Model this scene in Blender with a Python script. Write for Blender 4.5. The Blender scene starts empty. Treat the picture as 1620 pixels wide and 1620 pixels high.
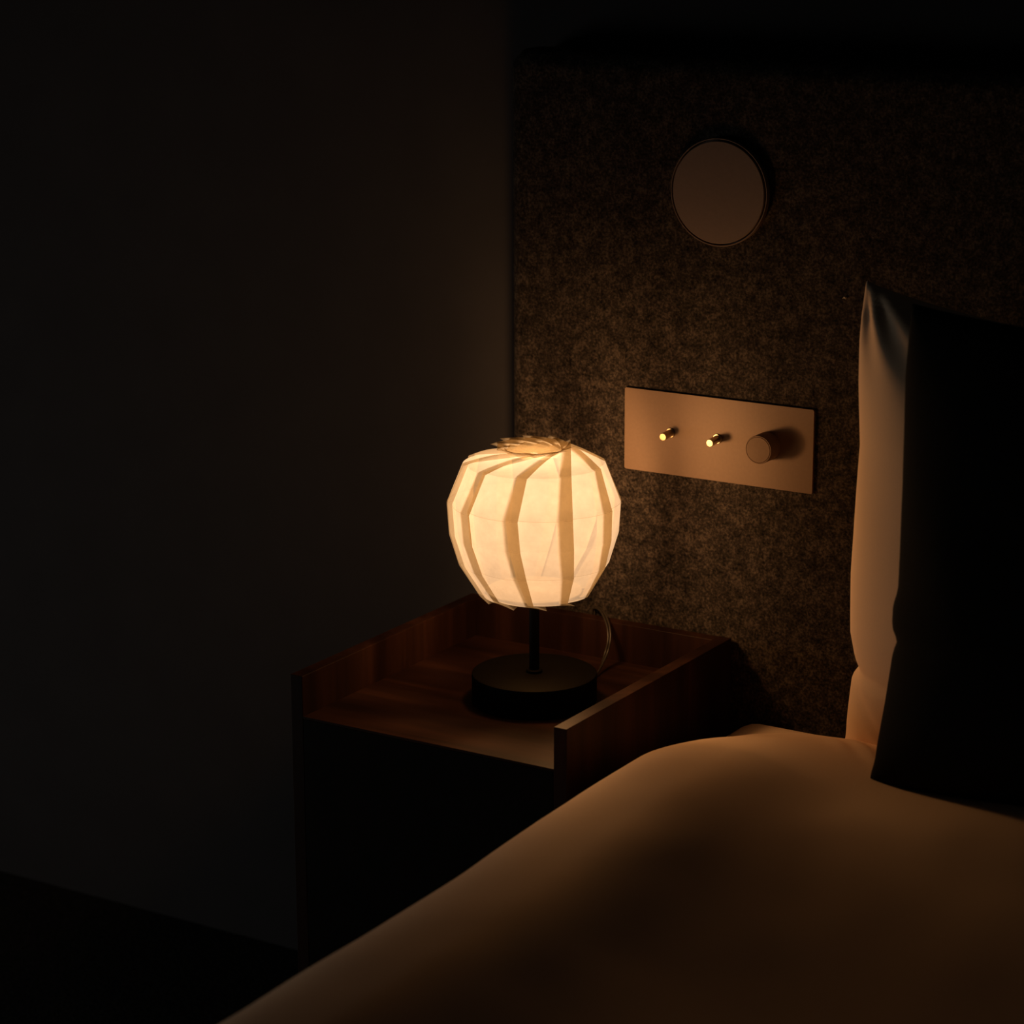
import bpy, bmesh, math, random
import numpy as np
from mathutils import Vector, Matrix, noise

random.seed(4)
sc = bpy.context.scene
COL = sc.collection
FLOOR = -0.491            # the tray of the nightstand is z = 0, the floor lies 0.491 m below it

# ------------------------------------------------------------------ camera
FPX, YAW, PIT, ROLL = 4143.95, -0.55707, 0.25456, -0.00389
CPOS = Vector((1.54596, -2.05041, 0.87959))
F = Vector((math.sin(YAW)*math.cos(PIT), math.cos(YAW)*math.cos(PIT), -math.sin(PIT)))
R = Vector((math.cos(YAW), -math.sin(YAW), 0)); U = R.cross(F)
R2 = math.cos(ROLL)*R + math.sin(ROLL)*U; U2 = -math.sin(ROLL)*R + math.cos(ROLL)*U
cd = bpy.data.cameras.new('camera'); cam = bpy.data.objects.new('camera', cd); COL.objects.link(cam)
M4 = Matrix((R2, U2, -F)).transposed().to_4x4(); M4.translation = CPOS
cam.matrix_world = M4
cd.sensor_width = 36; cd.lens = 36*FPX/1620; cd.clip_start = 0.05
cd.dof.use_dof = True; cd.dof.focus_distance = 2.68; cd.dof.aperture_fstop = 5.6
sc.camera = cam

# ------------------------------------------------------------------ world, added fill light, exposure
w = bpy.data.worlds.new('world'); sc.world = w; w.use_nodes = True
w.node_tree.nodes['Background'].inputs[0].default_value = (1.0, 0.98, 0.92, 1)
w.node_tree.nodes['Background'].inputs[1].default_value = 0.003
FILL_WATTS = 2.8
LAMP_WATTS = 3.8
LAMP_COL = (1.0, 0.58, 0.29)
sc.view_settings.view_transform = 'Standard'; sc.view_settings.look = 'None'
sc.view_settings.gamma = 1; sc.view_settings.use_curve_mapping = False
sc.view_settings.exposure = 0.0
sc.cycles.use_denoising = True
sc.cycles.max_bounces = 16; sc.cycles.transparent_max_bounces = 24
sc.cycles.diffuse_bounces = 8; sc.cycles.transmission_bounces = 12

# ------------------------------------------------------------------ helpers
def tag(o, label=None, cat=None, group=None, kind=None):
    for k, v in (('label', label), ('category', cat), ('group', group), ('kind', kind)):
        if v: o[k] = v
    return o

def empty(name, loc, label, cat, group=None):
    o = bpy.data.objects.new(name, None); COL.objects.link(o); o.location = loc
    o.empty_display_size = 0.03
    return tag(o, label, cat, group)

def worldloc(o):
    v = Vector((0, 0, 0))
    while o is not None:
        v += o.location; o = o.parent
    return v

def obj(name, bm, mat, parent=None, smooth=False, base=None):
    """link a bmesh (world coordinates) as one object; children keep their thing's origin"""
    org = worldloc(parent) if parent else Vector(base or (0, 0, 0))
    bmesh.ops.translate(bm, vec=-org, verts=bm.verts)
    bmesh.ops.recalc_face_normals(bm, faces=bm.faces)
    me = bpy.data.meshes.new(name); bm.to_mesh(me); bm.free()
    me.materials.append(mat)
    if smooth:
        for p in me.polygons: p.use_smooth = True
    o = bpy.data.objects.new(name, me); COL.objects.link(o)
    if parent: o.parent = parent
    else: o.location = org
    return o

def box(bm, a, b, bev=0.0, seg=2):
    a = Vector(a); b = Vector(b)
    m = Matrix.Translation((a+b)/2) @ Matrix.Diagonal((*(b-a), 1))
    r = bmesh.ops.create_cube(bm, size=1, matrix=m)
    if bev:
        es = {e for v in r['verts'] for e in v.link_edges}
        bmesh.ops.bevel(bm, geom=list(es), offset=bev, segments=seg, profile=0.5, affect='EDGES')
    return bm

def lathe(bm, prof, org, axis=(0, 0, 1), n=64):
    """prof: (radius, height) pairs turned about an axis through org; a zero radius closes the end"""
    ax = Vector(axis).normalized()
    s = ax.orthogonal().normalized(); t = ax.cross(s)
    rings = []
    for r, h in prof:
        c = Vector(org) + ax*h
        if r < 1e-6: rings.append([bm.verts.new(c)])
        else: rings.append([bm.verts.new(c + (s*math.cos(2*math.pi*i/n) + t*math.sin(2*math.pi*i/n))*r) for i in range(n)])
    for A, B in zip(rings, rings[1:]):
        for i in range(n):
            j = (i+1) % n
            f = [A[i % len(A)], A[j % len(A)], B[j % len(B)], B[i % len(B)]]
            f = list(dict.fromkeys(f))
            if len(f) > 2: bm.faces.new(f)
    return bm

def tube(bm, pts, r, n=8):
    pts = [Vector(p) for p in pts]
    prev = None; up = Vector((0.3, 0.5, 0.8)).normalized(); rings = []
    for i, p in enumerate(pts):
        d = (pts[min(i+1, len(pts)-1)] - pts[max(i-1, 0)]).normalized()
        up = (up - d*up.dot(d)).normalized(); s = d.cross(up)
        rings.append([bm.verts.new(p + (up*math.cos(2*math.pi*k/n) + s*math.sin(2*math.pi*k/n))*r) for k in range(n)])
    for A, B in zip(rings, rings[1:]):
        for k in range(n): bm.faces.new((A[k], A[(k+1) % n], B[(k+1) % n], B[k]))
    bm.faces.new(rings[0]); bm.faces.new(rings[-1])
    return bm

def spline(P, m=12):
    P = [Vector(p) for p in P]; Q = [P[0]*2-P[1]] + P + [P[-1]*2-P[-2]]; out = []
    for i in range(1, len(Q)-2):
        a, b, c, d = Q[i-1:i+3]
        for k in range(m):
            t = k/m
            out.append(0.5*((2*b) + (c-a)*t + (2*a-5*b+4*c-d)*t*t + (3*b-a-3*c+d)*t**3))
    return out + [P[-1]]

def sharp(o, ang=35):
    """smooth shading with hard edges above the angle"""
    me = o.data
    for p in me.polygons: p.use_smooth = True
    me.set_sharp_from_angle(angle=math.radians(ang))
    return o

# ------------------------------------------------------------------ materials
def nt(name):
    m = bpy.data.materials.new(name); m.use_nodes = True
    n = m.node_tree; b = n.nodes['Principled BSDF']
    return m, n, b

def node(n, kind, **kw):
    x = n.nodes.new(kind)
    for k, v in kw.items():
        if k in x.inputs: x.inputs[k].default_value = v
        else: setattr(x, k, v)
    return x

def coords(n, scale=(1, 1, 1)):
    tc = n.nodes.new('ShaderNodeTexCoord'); mp = n.nodes.new('ShaderNodeMapping')
    mp.inputs['Scale'].default_value = scale
    n.links.new(tc.outputs['Object'], mp.inputs['Vector'])
    return mp.outputs['Vector']

def ramp(n, fac, stops):
    r = n.nodes.new('ShaderNodeValToRGB'); n.links.new(fac, r.inputs[0])
    e = r.color_ramp.elements
    while len(e) < len(stops): e.new(0.5)
    for i, (p, c) in enumerate(stops): e[i].position = p; e[i].color = (*c, 1)
    return r.outputs[0]

def bump(n, b, h, strength, dist):
    bp = n.nodes.new('ShaderNodeBump'); bp.inputs['Strength'].default_value = strength; bp.inputs['Distance'].default_value = dist
    n.links.new(h, bp.inputs['Height']); n.links.new(bp.outputs[0], b.inputs['Normal'])

def mat_felt():
    m, n, b = nt('felt'); v = coords(n)
    a = node(n, 'ShaderNodeTexNoise', Scale=330.0, Detail=3.0, Roughness=0.65); n.links.new(v, a.inputs['Vector'])
    c = node(n, 'ShaderNodeTexNoise', Scale=90.0, Detail=4.0, Roughness=0.7); n.links.new(v, c.inputs['Vector'])
    mx = node(n, 'ShaderNodeMix'); mx.inputs[0].default_value = 0.45
    n.links.new(a.outputs['Fac'], mx.inputs[2]); n.links.new(c.outputs['Fac'], mx.inputs[3])
    col = ramp(n, mx.outputs[0], [(0.37, (0.006, 0.005, 0.0045)), (0.5, (0.034, 0.027, 0.023)), (0.65, (0.115, 0.090, 0.073))])
    n.links.new(col, b.inputs['Base Color']); b.inputs['Roughness'].default_value = 0.95
    b.inputs['Specular IOR Level'].default_value = 0.1
    b.inputs['Sheen Weight'].default_value = 0.05; b.inputs['Sheen Tint'].default_value = (0.5, 0.45, 0.4, 1)
    bump(n, b, mx.outputs[0], 0.6, 0.002)
    return m

def mat_plain(name, col, rough=0.6, metal=0.0, spec=0.5, nscale=0, namp=0.0, bstr=0.0, bdist=0.0005):
    m, n, b = nt(name)
    b.inputs['Roughness'].default_value = rough; b.inputs['Metallic'].default_value = metal
    b.inputs['Specular IOR Level'].default_value = spec
    v = coords(n)
    a = node(n, 'ShaderNodeTexNoise', Scale=float(nscale or 40), Detail=4.0); n.links.new(v, a.inputs['Vector'])
    lo = tuple(c*(1-namp) for c in col); hi = tuple(min(1, c*(1+namp)) for c in col)
    n.links.new(ramp(n, a.outputs['Fac'], [(0.3, lo), (0.7, hi)]), b.inputs['Base Color'])
    if bstr: bump(n, b, a.outputs['Fac'], bstr, bdist)
    return m

def mat_wood(name, grain):
    m, n, b = nt(name)
    s = {'x': (3, 42, 42), 'y': (42, 3, 42), 'z': (42, 42, 3)}[grain]
    v = coords(n, s)
    a = node(n, 'ShaderNodeTexNoise', Scale=1.0, Detail=6.0, Roughness=0.6, Distortion=0.6); n.links.new(v, a.inputs['Vector'])
    v2 = coords(n, tuple(q*0.22 for q in s))
    c = node(n, 'ShaderNodeTexNoise', Scale=1.0, Detail=2.0, Distortion=1.2); n.links.new(v2, c.inputs['Vector'])
    mx = node(n, 'ShaderNodeMix'); mx.inputs[0].default_value = 0.45
    n.links.new(a.outputs['Fac'], mx.inputs[2]); n.links.new(c.outputs['Fac'], mx.inputs[3])
    col = ramp(n, mx.outputs[0], [(0.32, (0.009, 0.0036, 0.0026)), (0.5, (0.024, 0.0096, 0.006)), (0.68, (0.054, 0.021, 0.012))])
    n.links.new(col, b.inputs['Base Color']); b.inputs['Roughness'].default_value = 0.5
    b.inputs['Specular IOR Level'].default_value = 0.15
    bump(n, b, a.outputs['Fac'], 0.12, 0.0004)
    return m

def mat_paper():
    """lantern paper: scatters most of the bulb's light and lets a share of it straight through"""
    m = bpy.data.materials.new('lantern_paper'); m.use_nodes = True; n = m.node_tree
    n.nodes.remove(n.nodes['Principled BSDF']); out = n.nodes['Material Output']
    v = coords(n)
    a = node(n, 'ShaderNodeTexNoise', Scale=70.0, Detail=5.0, Roughness=0.6); n.links.new(v, a.inputs['Vector'])
    col = ramp(n, a.outputs['Fac'], [(0.3, (0.210, 0.213, 0.220)), (0.7, (0.255, 0.260, 0.268))])
    tr = node(n, 'ShaderNodeBsdfTranslucent'); df = node(n, 'ShaderNodeBsdfDiffuse'); tp = node(n, 'ShaderNodeBsdfTransparent')
    tp.inputs[0].default_value = (1.0, 0.85, 0.60, 1)
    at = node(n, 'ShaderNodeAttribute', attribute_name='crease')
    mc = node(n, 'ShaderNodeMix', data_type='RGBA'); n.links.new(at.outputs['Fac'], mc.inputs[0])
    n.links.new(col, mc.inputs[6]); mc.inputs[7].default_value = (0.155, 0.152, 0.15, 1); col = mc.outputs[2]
    n.links.new(col, tr.inputs[0]); n.links.new(col, df.inputs[0])
    m1 = node(n, 'ShaderNodeMixShader'); m1.inputs[0].default_value = PAPER_BACK
    n.links.new(tr.outputs[0], m1.inputs[1]); n.links.new(df.outputs[0], m1.inputs[2])
    m2 = node(n, 'ShaderNodeMixShader'); m2.inputs[0].default_value = PAPER_CLEAR
    n.links.new(m1.outputs[0], m2.inputs[1]); n.links.new(tp.outputs[0], m2.inputs[2])
    n.links.new(m2.outputs[0], out.inputs['Surface'])
    return m

PAPER_BACK, PAPER_CLEAR = 0.5, 0.42
FELT = mat_felt()
PAPER = mat_paper()
WOOD_Z = mat_wood('walnut_upright_grain', 'z'); WOOD_X = mat_wood('walnut_long_grain', 'x'); WOOD_Y = mat_wood('walnut_deep_grain', 'y')
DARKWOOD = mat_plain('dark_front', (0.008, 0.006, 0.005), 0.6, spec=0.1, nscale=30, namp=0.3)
WALL = mat_plain('wall_paint', (0.056, 0.052, 0.056), 0.9, spec=0.2, nscale=12, namp=0.06, bstr=0.1)
CARPET = mat_plain('carpet', (0.020, 0.019, 0.018), 0.95, spec=0.1, nscale=180, namp=0.5, bstr=0.6, bdist=0.003)
BLACK = mat_plain('black_lacquer', (0.0045, 0.004, 0.0035), 0.6, spec=0.08, nscale=60, namp=0.1)
BRONZE = mat_plain('bronze_plate', (0.215, 0.140, 0.095), 0.55, metal=0.15, spec=0.4, nscale=300, namp=0.04, bstr=0.05, bdist=0.0001)
BRONZE_DISC = mat_plain('bronze_disc', (0.225, 0.165, 0.135), 0.6, metal=0.1, spec=0.35, nscale=300, namp=0.04)
BRASS = mat_plain('brass', (0.56, 0.45, 0.31), 0.32, metal=1.0, nscale=200, namp=0.04)
LINEN = mat_plain('cotton_linen', (0.81, 0.60, 0.43), 0.9, spec=0.15, nscale=900, namp=0.03, bstr=0.15, bdist=0.0004)
BLACKCLOTH = mat_plain('black_cloth', (0.012, 0.012, 0.011), 0.95, spec=0.1, nscale=700, namp=0.2, bstr=0.3)
CORD = mat_plain('cord_sleeve', (0.035, 0.028, 0.022), 0.35, spec=0.5, nscale=300, namp=0.1)
LINT = mat_plain('lint', (0.5, 0.42, 0.3), 0.9, nscale=300, namp=0.1)

# ------------------------------------------------------------------ the room
WY = 0.410     # wall behind the headboard
tag(obj('floor', box(bmesh.new(), (-1.75, -3.4, FLOOR-0.05), (3.0, WY+0.1, FLOOR)), CARPET), kind='structure')
tag(obj('wall_back', box(bmesh.new(), (-1.75, WY, FLOOR), (3.0, WY+0.1, 2.1)), WALL), kind='structure')
# the wall at the left, out of frame, with a made-up low opening for the fill light
bm = bmesh.new()
for a, b in (((-1.75, -3.4, FLOOR), (-1.65, -1.3, 2.1)), ((-1.75, -0.3, FLOOR), (-1.65, WY, 2.1)),
             ((-1.75, -1.3, FLOOR), (-1.65, -0.3, -0.42)), ((-1.75, -1.3, 0.30), (-1.65, -0.3, 2.1))): box(bm, a, b)
tag(obj('wall_left', bm, WALL), kind='structure')
bm = bmesh.new()
for a, b in (((-1.72, -1.3, -0.42), (-1.66, -1.26, 0.30)), ((-1.72, -0.34, -0.42), (-1.66, -0.3, 0.30)), ((-1.72, -1.26, -0.42), (-1.66, -0.34, -0.38)),
             ((-1.72, -1.26, 0.26), (-1.66, -0.34, 0.30))): box(bm, a, b, 0.004)
tag(obj('added_opening_frame', bm, WALL), kind='structure')  # unseen frame, added around the fill light's opening
ld = bpy.data.lights.new('added_fill_light', 'AREA'); ld.shape = 'RECTANGLE'; ld.size = 0.68; ld.size_y = 0.96  # unseen fill light, added to brighten the back wall at the left
ld.energy = FILL_WATTS; ld.color = (1.0, 0.98, 0.88)
lo = bpy.data.objects.new('added_fill_light', ld); COL.objects.link(lo); lo.location = (-1.76, -0.8, -0.06)
lo.rotation_euler = (0, math.radians(-90), 0)

# ------------------------------------------------------------------ headboard: thick felt panel with rounded edges
HY = 0.350
bm = bmesh.new(); box(bm, (0.044, HY, FLOOR+0.02), (2.2, WY-0.001, 0.655), 0.022, 5)
tag(sharp(obj('headboard', bm, FELT, base=(1.1, 0.38, FLOOR+0.02)), 60), 'tall dark grey-brown felt headboard panel with softly rounded edges behind the bed', 'headboard')
hb = bpy.data.objects['headboard']
bm = bmesh.new()
bmesh.ops.create_icosphere(bm, subdivisions=2, radius=0.0016, matrix=Matrix.Translation((0.4495, HY-0.0008, 0.4212)))
bmesh.ops.create_icosphere(bm, subdivisions=1, radius=0.0009, matrix=Matrix.Translation((0.4470, HY-0.0005, 0.4205)))
for v in bm.verts: v.co += Vector(noise.noise_vector(v.co*900))*0.0008
tag(obj('lint', bm, LINT, hb), 'pale speck of lint')

# ------------------------------------------------------------------ disc light on the headboard
DX, DZ, DR = 0.3064, 0.5186, 0.0548
t = empty('wall_light', (DX, HY, DZ), 'round flat bronze disc fixed to the felt high above the switch plate', 'wall light')
sharp(obj('rim', lathe(bmesh.new(), [(DR+0.0006, 0.0), (DR+0.0010, 0.0062), (DR+0.0006, 0.0070), (DR-0.0001, 0.0070), (DR-0.0004, 0.003), (0, 0.003)], (DX, HY, DZ), (0, -1, 0), 96), BRONZE_DISC, t))
sharp(obj('face', lathe(bmesh.new(), [(DR-0.0020, 0.002), (DR-0.0020, 0.0072), (DR-0.0026, 0.0078), (0, 0.0078)], (DX, HY, DZ), (0, -1, 0), 96), BRONZE_DISC, t))

# ------------------------------------------------------------------ switch plate
PX0, PX1, PZ0, PZ1 = 0.1959, 0.4190, 0.2128, 0.3020
PC = (PZ0+PZ1)/2
t = empty('switch_plate', ((PX0+PX1)/2, HY, PC), 'wide bronze wall plate with two small toggle switches and a round dial', 'switch')
bm = bmesh.new()
r = 0.0022; pts = []
for cx, cz, a0 in ((PX1-r, PZ1-r, 0), (PX0+r, PZ1-r, 90), (PX0+r, PZ0+r, 180), (PX1-r, PZ0+r, 270)):
    for k in range(7):
        a = math.radians(a0+15*k); pts.append((cx+r*math.cos(a), cz+r*math.sin(a)))
fr = bm.faces.new([bm.verts.new((x, HY-0.0032, z)) for x, z in pts])
ex = bmesh.ops.extrude_face_region(bm, geom=[fr]); bmesh.ops.translate(bm, vec=(0, 0.0030, 0), verts=[v for v in ex['geom'] if isinstance(v, bmesh.types.BMVert)])
obj('plate', bm, BRONZE, t)
def toggle(x):
    z = PC+0.0012; ax = Vector((0, -math.cos(math.radians(4)), -math.sin(math.radians(4))))
    o0 = Vector((x, HY-0.0032, z))
    p = sharp(obj('toggle', lathe(bmesh.new(), [(0.0041, -0.001), (0.0041, 0.0173), (0.0036, 0.0178), (0, 0.0178)], o0, ax, 32), BRASS, t))
    tag(p, 'small brass toggle lever tipped downwards')
    sharp(obj('collar', lathe(bmesh.new(), [(0.0054, 0.0), (0.0054, 0.0010), (0.0048, 0.0015), (0, 0.0015)], (x, HY-0.0031, z), (0, -1, 0), 32), BRASS, p))
toggle(0.2522); toggle(0.3080)
d = sharp(obj('dial', lathe(bmesh.new(), [(0.0150, 0), (0.0150, 0.0212), (0.0147, 0.0218), (0.0140, 0.0218), (0.0138, 0.0213), (0, 0.0213)], (0.3668, HY-0.0031, PC+0.0006), (0, -1, 0), 64), BRONZE, t))
tag(d, 'round bronze dial knob')
sharp(obj('dial_face', lathe(bmesh.new(), [(0.0136, 0.0205), (0.0136, 0.0217), (0.0132, 0.0220), (0, 0.0220)], (0.3668, HY-0.0031, PC+0.0006), (0, -1, 0), 64), BRONZE, d))

# ------------------------------------------------------------------ nightstand
W, D, T, H = 0.33, 0.3446, 0.0150, 0.0432
NB = FLOOR
t = empty('nightstand', (W/2, D/2, NB), 'dark walnut nightstand with a raised rim around its tray top', 'nightstand')
obj('side_panel', box(bmesh.new(), (0, 0, NB), (T, D, H), 0.0007), WOOD_Z, t)
obj('side_panel', box(bmesh.new(), (W-T, 0, NB), (W, D, H), 0.0007), WOOD_Z, t)
obj('back_panel', box(bmesh.new(), (T, D-T, NB+0.02), (W-T, D-0.0005, H-0.0004), 0.0006), WOOD_Z, t)
obj('tray', box(bmesh.new(), (T, 0.0, -0.0030), (W-T, D-T, 0.0), 0.0005), WOOD_X, t)
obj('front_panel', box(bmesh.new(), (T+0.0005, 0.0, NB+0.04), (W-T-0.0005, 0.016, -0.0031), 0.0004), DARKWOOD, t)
obj('bottom_panel', box(bmesh.new(), (T, 0.03, NB+0.02), (W-T, D-T, NB+0.036)), WOOD_X, t)

# ------------------------------------------------------------------ table lamp with a pleated paper shade
LX, LY = 0.1907, 0.1682
BR, BH = 0.0653, 0.0310
lamp = empty('table_lamp', (LX, LY, 0), 'lit table lamp with a round pleated paper shade and black disc base', 'lamp')
O = (LX, LY, 0)
sharp(obj('lamp_base', lathe(bmesh.new(), [(0, 0.0), (BR-0.001, 0.0), (BR, 0.001), (BR, BH-0.0015), (BR-0.0004, BH-0.0006), (BR-0.0015, BH), (0, BH)], O, n=128), BLACK, lamp))
sharp(obj('pole', lathe(bmesh.new(), [(0.0053, BH-0.002), (0.0053, 0.1186), (0, 0.1186)], O, n=32), BLACK, lamp))
sharp(obj('collar', lathe(bmesh.new(), [(0.0085, BH-0.001), (0.0085, BH+0.0025), (0.0076, BH+0.0035), (0.0053, BH+0.0035)], O, n=32), BLACK, lamp))

PXM = 0.000651           # metres per photo pixel at the lamp, for the shade's radii below
NP = 10
TW = 93.0                # twist of the folds from the shoulder to the rosette tips
VIEW = math.atan2(CPOS.y-LY, CPOS.x-LX)          # direction in which the shade was measured
# rings from the bottom rim upwards: height, radius of the outer folds, twist of the folds in degrees
RINGS = [(0.1185, 90*PXM, 9.0), (0.1515, 121*PXM, 4.0), (0.1830, 135*PXM, 0.5), (0.2150, 138*PXM, -1.0), (0.2555, 113*PXM, 4.0)]
OV = [7.0, 9.0, 10.0, 10.0, 9.0]                 # how far each fold overlaps the next panel
def pol(r, deg, z): a = VIEW + math.radians(deg); return Vector((LX + r*math.cos(a), LY + r*math.sin(a), z))
def pleat_mesh():
    bm = bmesh.new(); th = -9.5; step = 360/NP; NU = 8
    lay = bm.verts.layers.float.new('crease')
    outer = []; under = []
    # every ring is a fold line pressed into the paper; a narrow row on either side bounds it
    rows = []
    for i, ((z, r, tw), ov) in enumerate(zip(RINGS, OV)):
        for ds in (-0.014, 0, 0.014):
            j = i + (1 if ds > 0 else -1)
            if ds and not 0 <= j < len(RINGS): continue
            k = abs(ds); q = RINGS[j] if ds else RINGS[i]
            k = k*0.033/abs(q[0]-z) if ds else 0
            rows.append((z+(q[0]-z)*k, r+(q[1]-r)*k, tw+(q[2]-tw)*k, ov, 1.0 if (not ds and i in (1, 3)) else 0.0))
    for z, r, tw, ov, cr in rows:
        a1 = th + tw; a0 = a1 - step - ov          # panel runs from beneath the previous fold to its own fold
        row = []
        for i in range(NU+1):
            u = i/NU
            rr = r*(0.900 + 0.100*u) + r*0.020*math.sin(math.pi*u)
            row.append(bm.verts.new(pol(rr, a0 + (a1-a0)*u, z)))
        outer.append(row)
        under.append([row[-1]] + [bm.verts.new(pol(r*(1 - 0.100*v), a1 - ov*v, z)) for v in (0.5, 1.0)])
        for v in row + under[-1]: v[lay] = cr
    for grid in (outer, under):
        for A, B in zip(grid, grid[1:]):
            for i in range(len(A)-1): bm.faces.new((A[i], A[i+1], B[i+1], B[i]))
    # the blade that carries the panel in a spiral to the rosette on top
    z, r, tw = RINGS[-1]; ov = OV[-1]; NT = 8
    def blade(foot, tip_in, tip_out):
        """ruled surface from a row of foot vertices to the straight cut edge tip_in..tip_out"""
        prev = foot; m = len(foot)-1
        for k in range(1, NT+1):
            s = k/NT; row = []
            for i, fv in enumerate(foot):
                u = i/m
                tgt = tip_in.lerp(tip_out, u)
                p = fv.co.lerp(tgt, s)
                p.z += 0.0060*math.sin(math.pi*s)*(0.15+0.85*u)
                row.append(bm.verts.new(p))
            for i in range(m): bm.faces.new((prev[i], prev[i+1], row[i+1], row[i]))
            prev = row
    a1 = th + tw
    tip = pol(69*PXM, a1 + TW, 0.2740); 
    def centre(a): return pol(9*PXM, a, 0.2622)
    prev_tip = pol(69*PXM, a1 + TW - step, 0.2740)
    REACH = 0.28                                   # how far a cut edge runs back from the tip towards the centre
    blade(outer[-1], prev_tip.lerp(centre(a1 + TW - step - 5), REACH), tip)
    blade(under[-1][::-1], tip.lerp(centre(a1 + TW - 5), REACH), tip)
    # lower blade: turns in under the rim and closes most of the opening
    z, r, tw = RINGS[0]; a1 = th + tw
    def low(foot, pin, pout):
        m = len(foot)-1; prev = foot
        for k in range(1, 5):
            s = k/4; row = [bm.verts.new(fv.co.lerp(pin.lerp(pout, i/m), s)) for i, fv in enumerate(foot)]
            for i in range(m): bm.faces.new((prev[i], prev[i+1], row[i+1], row[i]))
            prev = row
    ltip = pol(84*PXM, a1 + 14, z - 0.0056)
    def lc(a): return pol(14*PXM, a, z + 0.004)
    lprev = pol(84*PXM, a1 + 14 - step, z - 0.0056)
    low(outer[0], lprev.lerp(lc(a1 + 40 - step), 0.35), ltip)
    low(under[0][::-1], ltip.lerp(lc(a1 + 40), 0.35), ltip)
    return bm
bm = bmesh.new()
# paper that closes the shade inside the folds: pleated stars under the rosette, plain discs above the pole, extra layers added to dim the light
for r1, z1, z2, zc, tw in ((47, 0.2702, 0.2676, 0.2640, 0), (45, 0.2684, 0.2658, 0.2622, 9), (44, 0.2664, 0.2640, 0.2604, 18)):
    ring = [bm.verts.new(pol(r1*PXM, 360/NP*(i/2) + tw, z1 if i % 2 else z2)) for i in range(2*NP)]
    inner = [bm.verts.new(pol(5*PXM, 360/NP*(i/2) + tw + 25, zc + (0.0008 if i % 2 else 0))) for i in range(2*NP)]
    for i in range(2*NP): bm.faces.new((ring[i], ring[(i+1) % (2*NP)], inner[(i+1) % (2*NP)], inner[i]))
shade_root = sharp(obj('lamp_shade', bm, PAPER, lamp), 12)
tag(shade_root, 'glowing cream paper shade folded in ten overlapping pleats with a twisted rosette on top')
for zb in (0.1200, 0.1212):
    sharp(obj('bottom_disc', lathe(bmesh.new(), [(0, zb), (76*PXM, zb - 0.0008)], O, n=60), PAPER, shade_root))
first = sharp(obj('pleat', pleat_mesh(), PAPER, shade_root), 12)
for k in range(1, NP):
    c = first.copy(); COL.objects.link(c); c.rotation_euler = (0, 0, math.radians(360/NP*k))
ld = bpy.data.lights.new('bulb', 'POINT'); ld.energy = LAMP_WATTS; ld.color = LAMP_COL; ld.shadow_soft_size = 0.022
lb = bpy.data.objects.new('bulb', ld); COL.objects.link(lb); lb.parent = lamp; lb.location = (0, 0, 0.213)
# twin cord from the base up and over the rim of the nightstand
for dx, dz in ((0, 0), (0.0030, 0.0012)):
    P = [(LX+0.030, LY+0.050, 0.008), (0.2120, 0.250, 0.0035), (0.2060, 0.277, 0.0050), (0.2010+dx, 0.297, 0.0160+dz), (0.2005+dx, 0.305, 0.0289+dz), (0.1954+dx, 0.313, 0.0402+dz),
         (0.1862+dx, 0.322, 0.0485+dz), (0.1734+dx, 0.334, 0.0525+dz), (0.1610+dx, 0.3435, 0.0500+dz), (0.1560+dx, 0.3472, 0.0380), (0.1540+dx, 0.3472, -0.08)]
    obj('power_cord', tube(bmesh.new(), spline(P), 0.0012, 8), CORD, lamp, smooth=True)

# ------------------------------------------------------------------ bed
BX0, BX1, BY0, BY1 = 0.350, 1.95, -1.72, 0.338
bm = bmesh.new(); box(bm, (BX0+0.02, BY0+0.03, FLOOR+0.06), (BX1-0.02, BY1-0.005, -0.262), 0.012, 3)
o = tag(obj('bed_base', bm, BLACKCLOTH, base=((BX0+BX1)/2, (BY0+BY1)/2, FLOOR)), 'low dark upholstered bed base under the mattress', 'bed')
for x in (BX0+0.10, BX1-0.10):
    for y in (BY0+0.12, BY1-0.12):
        obj('leg', lathe(bmesh.new(), [(0, 0), (0.018, 0), (0.026, 0.062), (0, 0.062)], (x, y, FLOOR), n=20), BLACK, o)
bm = bmesh.new(); box(bm, (BX0, BY0, -0.261), (BX1, BY1, -0.036), 0.028, 5)
tag(sharp(obj('mattress', bm, LINEN, base=((BX0+BX1)/2, (BY0+BY1)/2, -0.261)), 60), 'mattress in a cream fitted sheet, its corner showing beside the nightstand', 'mattress')

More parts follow.
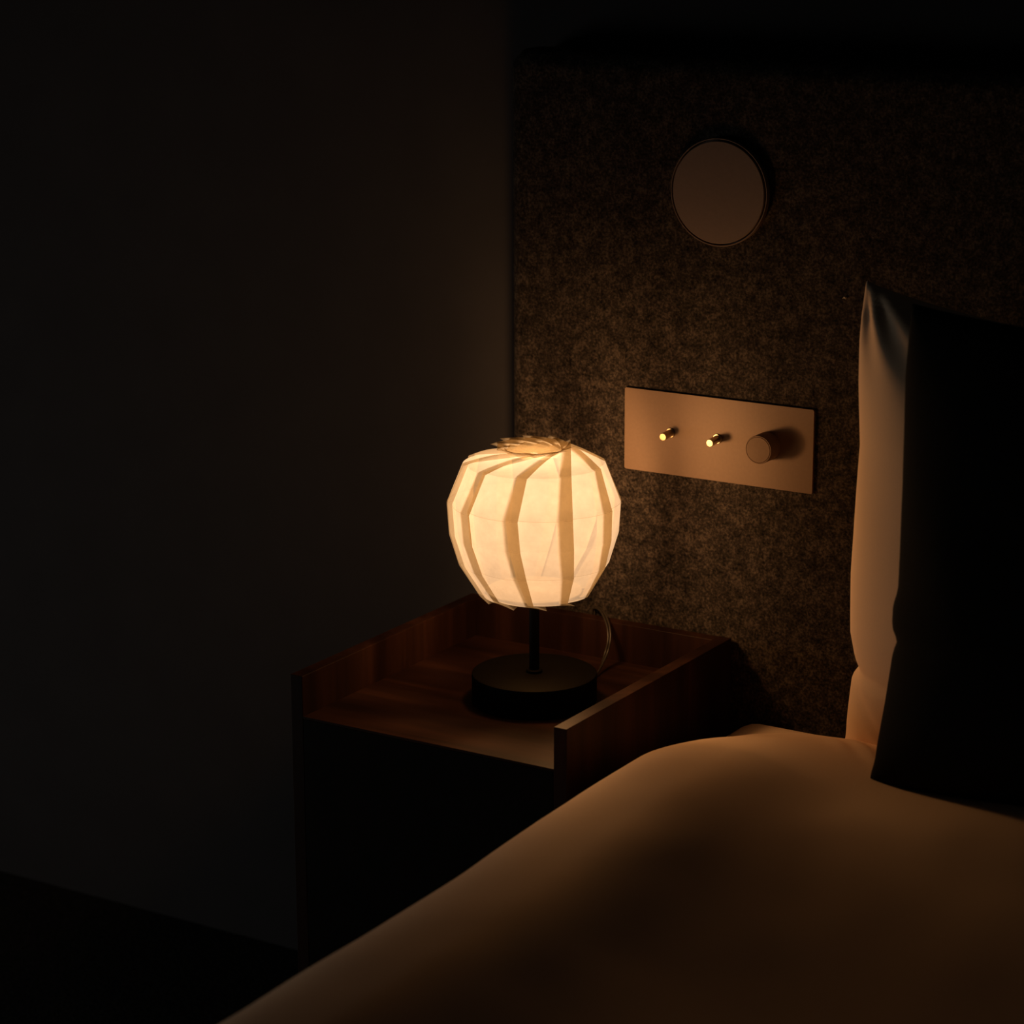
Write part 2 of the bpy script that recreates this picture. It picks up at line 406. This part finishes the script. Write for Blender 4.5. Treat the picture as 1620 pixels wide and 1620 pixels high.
def duvet_z(x, y):
    e = x - 0.347
    off = sum(k*np.interp(y+d, [-1.8, -0.65, -0.45, -0.28, -0.10, 0.0, 0.12, 0.19, 0.235, 0.262], [-.012, -.0115, -0.010, -0.0065, 0.001, 0.003, -0.003, -0.008, -0.014, -0.032]) for d, k in ((-0.06, 0.2), (-0.03, 0.2), (0, 0.2), (0.03, 0.2), (0.06, 0.2))) if y < 0.15 else np.interp(y, [-1.8, 0.12, 0.19, 0.235, 0.262], [-.003, -0.004, -0.008, -0.014, -0.032])
    hump = math.exp(-max(0, x-0.485)**2/(2*0.065**2))
    sm = lambda t: (lambda q: q*q*(3-2*q))(min(1, max(0, t)))
    crest = 0.011 + 0.011*sm((x-0.60)/0.2)*sm((y+0.06)/0.1) - 0.042*sm((0.10-y)/0.5)*sm((x-0.50)/0.28) + 0.031*hump*min(1.0, max(0.0, (0.245-y)/0.2))
    k = min(1, max(0, (0.75-x)/0.25))
    z = crest + off*(0.25+0.75*k) - 0.075*math.exp(-e/0.045)
    z += 0.003*noise.noise(Vector((x*5, y*5, 0.3))) + 0.0012*noise.noise(Vector((x*16, y*13, 1.7)))
    # small folds pulled towards the foot of the pillow
    for fx, fy, ln, amp in ((0.535, 0.215, 0.11, 0.0032), (0.56, 0.225, 0.10, 0.0028), (0.515, 0.205, 0.07, 0.0022)):
        dx, dy = x-fx, y-fy; al = dx*0.62 - dy*0.785; of = dx*0.785 + dy*0.62
        if -0.02 < al < ln+0.05: z += amp*math.exp(-(of/0.0065)**2)*math.exp(-((al-ln*0.4)/(ln*0.5))**2)
    return max(z, -0.034)
bm = bmesh.new(); rows = []
xs = [0.347 + 1.60*((i/190)**1.9) for i in range(191)]
NYD = 260
for j in range(NYD+1):
    y1 = 0.262 + (-1.70-0.262)*((j/NYD)**1.35)
    yy = lambda x: y1 - 0.075*math.exp(-(x-0.347)/0.05)*max(0, 1-(0.262-y1)/0.157)      # the head corner is rounded off
    y = yy(0.347); row = []
    z0 = duvet_z(xs[0], y1)
    hang = min(1.0, max(0.0, (0.262-y1)/0.06))
    for k in range(10):                                   # the side that hangs beside the bed
        s = k/10
        zz = z0 - (1-s)*(0.25*hang + 0.001)
        row.append(bm.verts.new((0.3465 - 0.006*math.sin(math.pi*min(1, s*1.1))*hang*(0.7+0.3*noise.noise(Vector((y*9, s*2, 0)))), y, zz)))
    for x in xs: row.append(bm.verts.new((x, yy(x), duvet_z(x, y1))))
    rows.append(row)
for A, B in zip(rows, rows[1:]):
    for i in range(len(A)-1): bm.faces.new((A[i], A[i+1], B[i+1], B[i]))
o = tag(obj('duvet', bm, LINEN, smooth=True, base=(1.1, -0.7, -0.03)), 'smooth cream cotton duvet puffed over the bed beside the nightstand', 'duvet')

def pillow_bm(xl, xr, z0, ztop, yseam, tf, tb, wx, wz, extra, n=90):
    bm = bmesh.new(); F_, B_ = [], []
    def prof(d, w): q = 1-min(max(d/w, 0), 1); return math.sqrt(max(0, 1-q*q))
    for j in range(n+1):
        v = j/n; fr, br = [], []
        for i in range(n+1):
            u = (i/n)**1.35
            z_ = z0 + (ztop(u)-z0)*v
            x = xl(z_) + (xr - xl(z_))*u
            du = min(x-xl(z_), xr-x); dv = min(z_-z0, ztop(u)-z_)
            p = prof(du, wx)*prof(dv, wz)
            edge = i in (0, n) or j in (0, n)
            e = 0 if edge else extra(x, z_, p)
            ys = yseam(z_)
            vf = bm.verts.new((x, ys - tf*p + e, z_)); fr.append(vf)
            br.append(vf if edge else bm.verts.new((x, min(ys + tb*p, HY-0.002), z_)))
        F_.append(fr); B_.append(br)
    for G in (F_, B_):
        for A, B in zip(G, G[1:]):
            for i in range(n):
                q = list(dict.fromkeys((A[i], A[i+1], B[i+1], B[i])))
                if len(q) > 2:
                    try: bm.faces.new(q)
                    except ValueError: pass
    return bm
# white pillow against the headboard
def pl_xl(z): return float(np.interp(z, [-0.036, -0.02, 0.0, 0.06, 0.073, 0.085, 0.11, 0.17, 0.30, 0.36, 0.40, 0.456], [0.505, 0.4990, 0.503, 0.511, 0.519, 0.514, 0.509, 0.508, 0.513, 0.508, 0.506, 0.507]))
def pl_extra(x, z, p):
    e = 0.0025*noise.noise(Vector((x*14, z*9, 4)))
    # diagonal crease from the notch in the left edge
    dx, dz = x-0.519, z-0.073; L = math.hypot(0.05, 0.06); along = (dx*0.05 - dz*0.06)/L; off = (dx*0.06 + dz*0.05)/L
    if along > -0.01: e += 0.007*math.exp(-(off/0.007)**2)*math.exp(-max(along, 0)/0.05)
    # gathers below the top corner
    dx, dz = x-0.507, 0.462-z
    if dz > 0:
        a = math.atan2(dx, dz)
        e += 0.0035*math.cos(a*15+0.9)*math.exp(-((dz-0.035)/0.045)**2)*min(1, math.hypot(dx, dz)/0.04)**2
    # gathers at the foot
    e += 0.003*math.cos((x-0.5)*140 + z*60)*math.exp(-((z+0.03)/0.03)**2)
    return e
def pl_top(u): return 0.456 - 0.045*math.sin(math.pi*min(1, u*1.0))**0.8
bm = pillow_bm(pl_xl, 1.20, -0.0365, pl_top, lambda z: 0.27, 0.115, 0.078, 0.17, 0.17, pl_extra, 130)
tag(obj('pillow', bm, LINEN, smooth=True, base=(0.85, 0.27, -0.0365)), 'cream pillow standing upright against the felt headboard, lit along its edge', 'pillow')
# black cushion in front of it
def cu_xl(z): return float(np.interp(z, [0.002, 0.014, 0.03, 0.05, 0.09, 0.14, 0.152, 0.165, 0.185, 0.20, 0.30, 0.40, 0.46], [0.602, 0.600, 0.604, 0.606, 0.612, 0.618, 0.622, 0.616, 0.616, 0.620, 0.620, 0.616, 0.618]))
def cu_extra(x, z, p): return 0.003*noise.noise(Vector((x*12, z*10, 9)))
def cu_top(u): return 0.465 - 0.018*math.sin(math.pi*min(1, u))**0.8
bm = pillow_bm(cu_xl, 1.10, 0.0060, cu_top, lambda z: 0.105+0.020*(z/0.46), 0.055, 0.022, 0.13, 0.19, cu_extra, 70)
for v in bm.verts: v.co.z += 0.045*(v.co.x-0.6)*(1-v.co.z/0.5)      # its foot rides up on the bedding to the right
tag(obj('cushion', bm, BLACKCLOTH, smooth=True, base=(0.85, 0.12, 0.0035)), 'black cushion leaning in front of the cream pillow', 'cushion')
